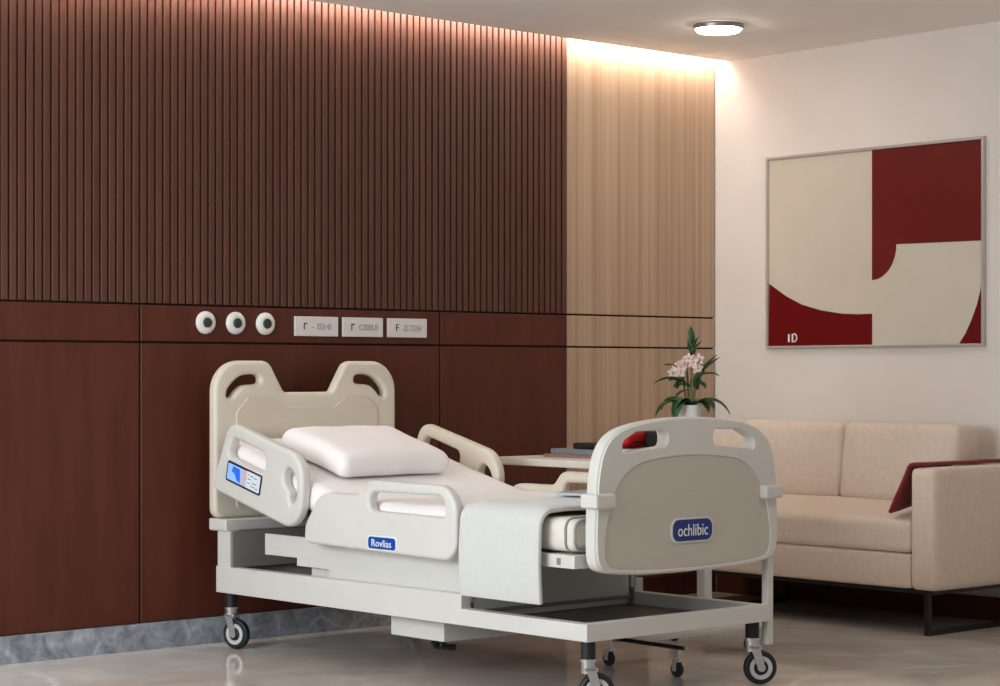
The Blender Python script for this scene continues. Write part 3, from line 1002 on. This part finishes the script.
# throw laid along the armrest and hanging down inside to the seat
bm = bmesh.new()
rows = []
x_a, x_b = 7.112, 7.745
for j in range(25):
    t = j / 24
    x = x_a + (x_b - x_a) * t
    row = []
    prof = [(5.352, 0.7135), (5.375, 0.7150), (5.400, 0.7150), (5.420, 0.7115), (5.4325, 0.700), (5.438, 0.685)] if x < 7.40 else [(5.352, 0.7135), (5.370, 0.7150), (5.385, 0.7150), (5.400, 0.7145), (5.412, 0.713), (5.418, 0.712)]
    flare = max(0.0, 1 - max(0, x - 7.20) / 0.16)      # the front lies out over the seat, the rear hangs behind the back cushion
    if x < 7.40:
        for k in range(1, 9):
            q = k / 8
            zb = 0.502 + (x - 7.10) * 0.18
            prof.append((5.438 + 0.092 * q, 0.685 - (0.685 - zb) * q))
    else:
        for k in range(1, 9):
            prof.append((5.418, 0.712 - 0.0005 * k))
    for y, z in prof:
        nz = noise.noise(Vector((x * 9, y * 9, z * 5))) * 0.003
        row.append(bm.verts.new((x, y + max(nz, 0), z + max(nz, 0))))
    rows.append(row)
for a, b in zip(rows, rows[1:]):
    if abs(a[-1].co.z - b[-1].co.z) > 0.05:
        n = 5
    else:
        n = len(a) - 1 if a[-1].co.z < 0.6 else 5
    for i in range(n):
        bm.faces.new((a[i], a[i + 1], b[i + 1], b[i]))
bmesh.ops.delete(bm, geom=[v for v in bm.verts if not v.link_faces], context='VERTS')
c = bm_finish('throw', bm, M['redfabric'], None, 70, wn=False)
s = c.modifiers.new('solid', 'SOLIDIFY')
s.thickness, s.offset = 0.014, 0
tag(c, 'dark red throw laid along the sofa armrest and hanging inside onto the seat', 'throw')

# ------------------------------------------------------------------ overbed table and what stands on it
TZ = 0.740
tb = thing('overbed_table', 'white overbed table on a wheeled base beyond the bed', 'table', (6.1, 5.9, 0))
tl = round_poly([(5.88, 5.58, 0.04), (6.40, 5.58, 0.04), (6.40, 6.68, 0.04), (5.88, 6.68, 0.04)])
plate('table_top', [tl], 0.032, 0.006, Matrix.Translation((0, 0, TZ - 0.016)), M['tabletop'], tb)
box('column', 6.207, 6.252, 5.752, 5.797, 0.085, TZ - 0.032, M['enamel'], tb, 0.005)
box('base_plate', 5.52, 6.32, 5.50, 5.60, 0.088, 0.104, M['enamel'], tb, 0.003)
box('base_arm', 6.195, 6.265, 5.60, 5.83, 0.070, 0.104, M['enamel'], tb, 0.003)
tube('base_rod', [(5.500, 5.20, 0.105), (5.515, 5.62, 0.105)], 0.008, M['blackmetal'], tb)
tube('base_rod', [(6.23, 5.50, 0.112), (6.23, 5.95, 0.112)], 0.008, M['blackmetal'], tb)
for x, y in ((5.515, 5.585), (5.495, 5.215), (6.23, 5.52), (6.23, 5.93)):
    bm = bmesh.new()
    add_tube(bm, [(x, y, 0.055), (x, y, 0.10)], 0.009, 12)
    add_box(bm, x - 0.016, x + 0.016, y - 0.010, y + 0.022, 0.056, 0.064, 0.002)
    for s_ in (-1, 1):
        add_box(bm, x + s_ * 0.015 - 0.002, x + s_ * 0.015 + 0.002, y + 0.002, y + 0.022, 0.022, 0.060, 0.001)
    cc = bm_finish('caster', bm, M['chrome'], tb)
    W = Matrix.Translation((x, y + 0.012, 0.027)) @ Matrix.Rotation(PI / 2, 4, 'Y')
    lathe('wheel', [(0.0, -0.010), (0.014, -0.010), (0.022, -0.011), (0.027, -0.006), (0.027, 0.006), (0.022, 0.011), (0.014, 0.010), (0.0, 0.010)], W, M['rubber'], cc, 28)


def book(name, label, cx, cy, w, d, z, h, rot, cover, cat='book', group=None):
    r = thing(name, label, cat, (cx, cy, z), group)
    T = Matrix.Translation((cx, cy, z)) @ Matrix.Rotation(rot, 4, 'Z')
    t = 0.003
    box('cover', -w / 2, w / 2, -d / 2, d / 2, 0, t, cover, r, 0.0008, 1, T)
    box('cover', -w / 2, w / 2, -d / 2, d / 2, h - t, h, cover, r, 0.0008, 1, T)
    box('spine', w / 2 - t, w / 2, -d / 2, d / 2, t, h - t, cover, r, 0, 1, T)
    box('page_block', -w / 2 + 0.004, w / 2 - t, -d / 2 + 0.004, d / 2 - 0.004, t, h - t, M['paper'], r, 0, 1, T)
    return r


book('book', 'rose-brown book at the bottom of the small stack on the table', 6.145, 6.39, 0.21, 0.27, TZ, 0.014, PI + 0.10, M['bookbrown'], group='books stacked on the overbed table')
book('book', 'slate-grey book stacked on the rose-brown book', 6.155, 6.375, 0.19, 0.25, TZ + 0.0142, 0.022, PI + 0.04, M['bookgrey'], group='books stacked on the overbed table')
bx = soft_box('case', 6.09, 6.23, 6.26, 6.40, TZ + 0.0364, TZ + 0.062, 0.008, M['black'], None, 0.001, 8)
tag(bx, 'flat black case lying on the slate-grey book', 'case')
book('book', 'thick pale-paged book lying under the red pouch', 6.19, 6.09, 0.22, 0.24, TZ, 0.046, 0.0, M['bookgrey'], group='books stacked on the overbed table')
po = thing('pouch', 'bright red domed pouch seen through the left handle hole of the footboard', 'pouch', (6.17, 6.13, TZ + 0.047))
soft_box('pouch_body', 6.09, 6.25, 6.075, 6.185, TZ + 0.053, TZ + 0.120, 0.030, M['red'], po, 0.006, 12)
tube('zip', [(6.12, 6.0745, TZ + 0.07), (6.17, 6.0735, TZ + 0.074), (6.22, 6.0745, TZ + 0.07)], 0.0025, M['black'], po, 6)
bk = soft_box('case', 6.175, 6.285, 5.972, 6.066, TZ + 0.0465, TZ + 0.118, 0.012, M['black'], None, 0.002, 8)
tag(bk, 'upright black case beside the red pouch', 'case')

# ------------------------------------------------------------------ potted orchid
VX, VY = 6.150, 5.780
pp = thing('potted_orchid', 'pink flowering orchid with long green leaves in a white pot', 'potted plant', (VX, VY, TZ))
T = Matrix.Translation((VX, VY, TZ))
RIM = 0.228
lathe('pot', [(0.0, 0.001), (0.026, 0.001), (0.029, 0.006), (0.0485, RIM - 0.004), (0.050, RIM), (0.0465, RIM), (0.044, RIM - 0.02), (0.0, RIM - 0.02)], T, M['pot'], pp, 36)
lathe('soil', [(0.0, RIM - 0.012), (0.03, RIM - 0.012), (0.0445, RIM - 0.0155)], T, M['soil'], pp, 28)
base = Vector((VX, VY, TZ + RIM - 0.014))
# picture-right and towards-viewer directions, used only to spread the leaves
R_ = Vector((math.cos(THETA), -math.sin(THETA), 0))
F_ = Vector((math.sin(THETA), math.cos(THETA), 0))


def leaf(p0, d_out, up, length, width, droop, name='leaf', m='leaf'):
    """blade starting at p0, heading out and up, bending down along its length"""
    bm = bmesh.new()
    n = 9
    d = (d_out + Vector((0, 0, up))).normalized()
    side = d.cross(Vector((0, 0, 1)))
    if side.length < 0.05:
        side = R_.copy()
    side.normalize()
    p = Vector(p0)
    L, C, Rr = [], [], []
    for i in range(n + 1):
        t = i / n
        w = width * 1.5 * (math.sin(PI * min(1, (t * 0.92 + 0.08))) ** 0.75) * 0.5 + 0.0006
        nrm = side.cross(d).normalized()
        L.append(bm.verts.new(p - side * w + nrm * w * 0.35))
        C.append(bm.verts.new(p))
        Rr.append(bm.verts.new(p + side * w + nrm * w * 0.35))
        p = p + d * (length / n)
        d = (d + Vector((0, 0, -droop / n))).normalized()
    for i in range(n):
        bm.faces.new((L[i], C[i], C[i + 1], L[i + 1]))
        bm.faces.new((C[i], Rr[i], Rr[i + 1], C[i + 1]))
    o = bm_finish(name, bm, M[m], pp, 60, wn=False)
    s = o.modifiers.new('solid', 'SOLIDIFY')
    s.thickness = 0.0012
    return o


# low arching leaves
for a, f, up, ln, wd, dr in ((-1, -0.2, 1.0, 0.165, 0.036, 2.6), (-0.8, 0.4, 1.6, 0.15, 0.036, 3.0), (1, -0.2, 1.1, 0.185, 0.036, 2.5),
                             (0.8, 0.5, 1.3, 0.14, 0.034, 2.6), (-0.55, -0.7, 1.2, 0.15, 0.034, 3.8), (0.7, -0.6, 1.3, 0.11, 0.034, 3.0),
                             (-0.6, -0.6, 2.0, 0.12, 0.034, 3.4)):
    leaf(base + R_ * 0.012 * a, R_ * a + F_ * f, up, ln, wd, dr)
# stems
tips = []
for a, f, h in ((-0.030, 0.0, 0.17), (0.006, -0.01, 0.24), (0.035, 0.01, 0.18), (-0.008, 0.02, 0.16), (0.018, -0.005, 0.15)):
    pts = [base + R_ * (a * 0.3) + F_ * f * 0.5 - Vector((0, 0, 0.008))]
    for k in range(1, 7):
        t = k / 6
        pts.append(base + R_ * (a * (0.3 + 0.9 * t)) + F_ * f * t + Vector((0, 0, h * t)))
    tube('stem', pts, 0.0042, M['stem'], pp, 8)
    tips.append(pts[-1])
# middle and upper leaves
B = lambda r, f, z: base + R_ * r + F_ * f + Vector((0, 0, z))
for p0, a, f, up, ln, wd, dr in (
        (B(-0.025, 0, 0.11), -1, 0.1, 0.35, 0.125, 0.030, 1.0), (B(-0.025, -0.01, 0.10), -0.8, -0.3, 0.5, 0.07, 0.040, 0.9),
        (B(-0.030, 0.01, 0.14), -0.8, 0.2, 1.0, 0.085, 0.026, 1.2), (B(-0.020, -0.02, 0.125), -0.5, -0.2, -0.6, 0.06, 0.036, 0.3),
        (B(0.030, 0, 0.12), 0.8, 0.1, 1.1, 0.125, 0.030, 0.3), (B(0.034, 0.0, 0.13), 0.9, -0.2, 0.9, 0.115, 0.026, 0.2),
        (B(0.028, -0.01, 0.12), 1.0, 0.2, 0.7, 0.10, 0.024, 1.2), (B(0.022, -0.015, 0.09), 0.5, -0.5, 1.6, 0.08, 0.032, 1.0),
        (B(0.032, -0.01, 0.075), 0.25, -0.2, 2.0, 0.11, 0.030, 0.4), (B(0.024, -0.02, 0.11), 0.6, -0.3, -0.4, 0.05, 0.034, 0.4),
        (B(-0.006, -0.02, 0.085), -0.9, -0.4, 0.5, 0.07, 0.036, 1.2), (B(-0.012, -0.025, 0.075), -0.8, -0.3, -0.3, 0.06, 0.020, 0.5),
        (B(0.004, 0, 0.21), -0.4, 0.1, 1.8, 0.070, 0.016, 0.1), (B(0.006, 0, 0.215), 0.6, -0.2, 0.9, 0.070, 0.022, 0.2),
        (B(0.006, 0, 0.215), 0.5, -0.2, 1.3, 0.080, 0.022, 0.1), (B(0.006, -0.005, 0.20), 0.4, -0.4, 1.2, 0.06, 0.024, 0.3),
        (B(0.006, 0, 0.245), -0.05, 0.1, 2.4, 0.085, 0.020, 0.2), (B(0.006, 0, 0.235), 0.35, 0.0, 2.0, 0.07, 0.016, 0.2), (B(0.004, 0, 0.225), -0.3, -0.3, 1.5, 0.05, 0.020, 0.2)):
    leaf(p0, R_ * a + F_ * f, up, ln, wd, dr)


# blossoms: five petals and a lip round a small centre
def blossom(c, face, size):
    face = face.normalized()
    ref = Vector((0, 0, 1))
    sx = face.cross(ref).normalized()
    sy = sx.cross(face).normalized()
    bm = bmesh.new()
    for k in range(5):
        a = PI / 2 + 2 * PI * k / 5
        dirv = sx * math.cos(a) + sy * math.sin(a)
        perp = sx * -math.sin(a) + sy * math.cos(a)
        ctr, l_, r_ = [], [], []
        for i in range(6):
            t = i / 5
            w = size * 0.36 * math.sin(PI * (0.12 + 0.80 * t)) ** 0.8
            lift = face * (size * (0.10 + 0.30 * t * (1 - t)))
            p = c + dirv * size * t + lift
            ctr.append(bm.verts.new(p))
            l_.append(bm.verts.new(p - perp * w - face * size * 0.06))
            r_.append(bm.verts.new(p + perp * w - face * size * 0.06))
        for i in range(5):
            bm.faces.new((l_[i], ctr[i], ctr[i + 1], l_[i + 1]))
            bm.faces.new((ctr[i], r_[i], r_[i + 1], ctr[i + 1]))
    bmesh.ops.create_icosphere(bm, subdivisions=2, radius=size * 0.22, matrix=Matrix.Translation(c + face * size * 0.2))
    return bm_finish('blossom', bm, M['petal'], pp, 60, wn=False)


for r_, f, z, sz in ((-0.042, -0.025, 0.150, 0.027), (-0.030, -0.030, 0.180, 0.025), (-0.072, -0.01, 0.142, 0.020), (-0.008, -0.03, 0.200, 0.022),
                     (0.010, -0.03, 0.188, 0.027), (0.034, -0.025, 0.198, 0.024), (0.028, -0.035, 0.160, 0.024), (-0.054, 0.01, 0.165, 0.020)):
    blossom(B(r_, f, z), -F_ + R_ * random.uniform(-0.6, 0.6) + Vector((0, 0, random.uniform(-0.1, 0.5))), sz)

for o in bpy.data.objects:
    o.select_set(False)
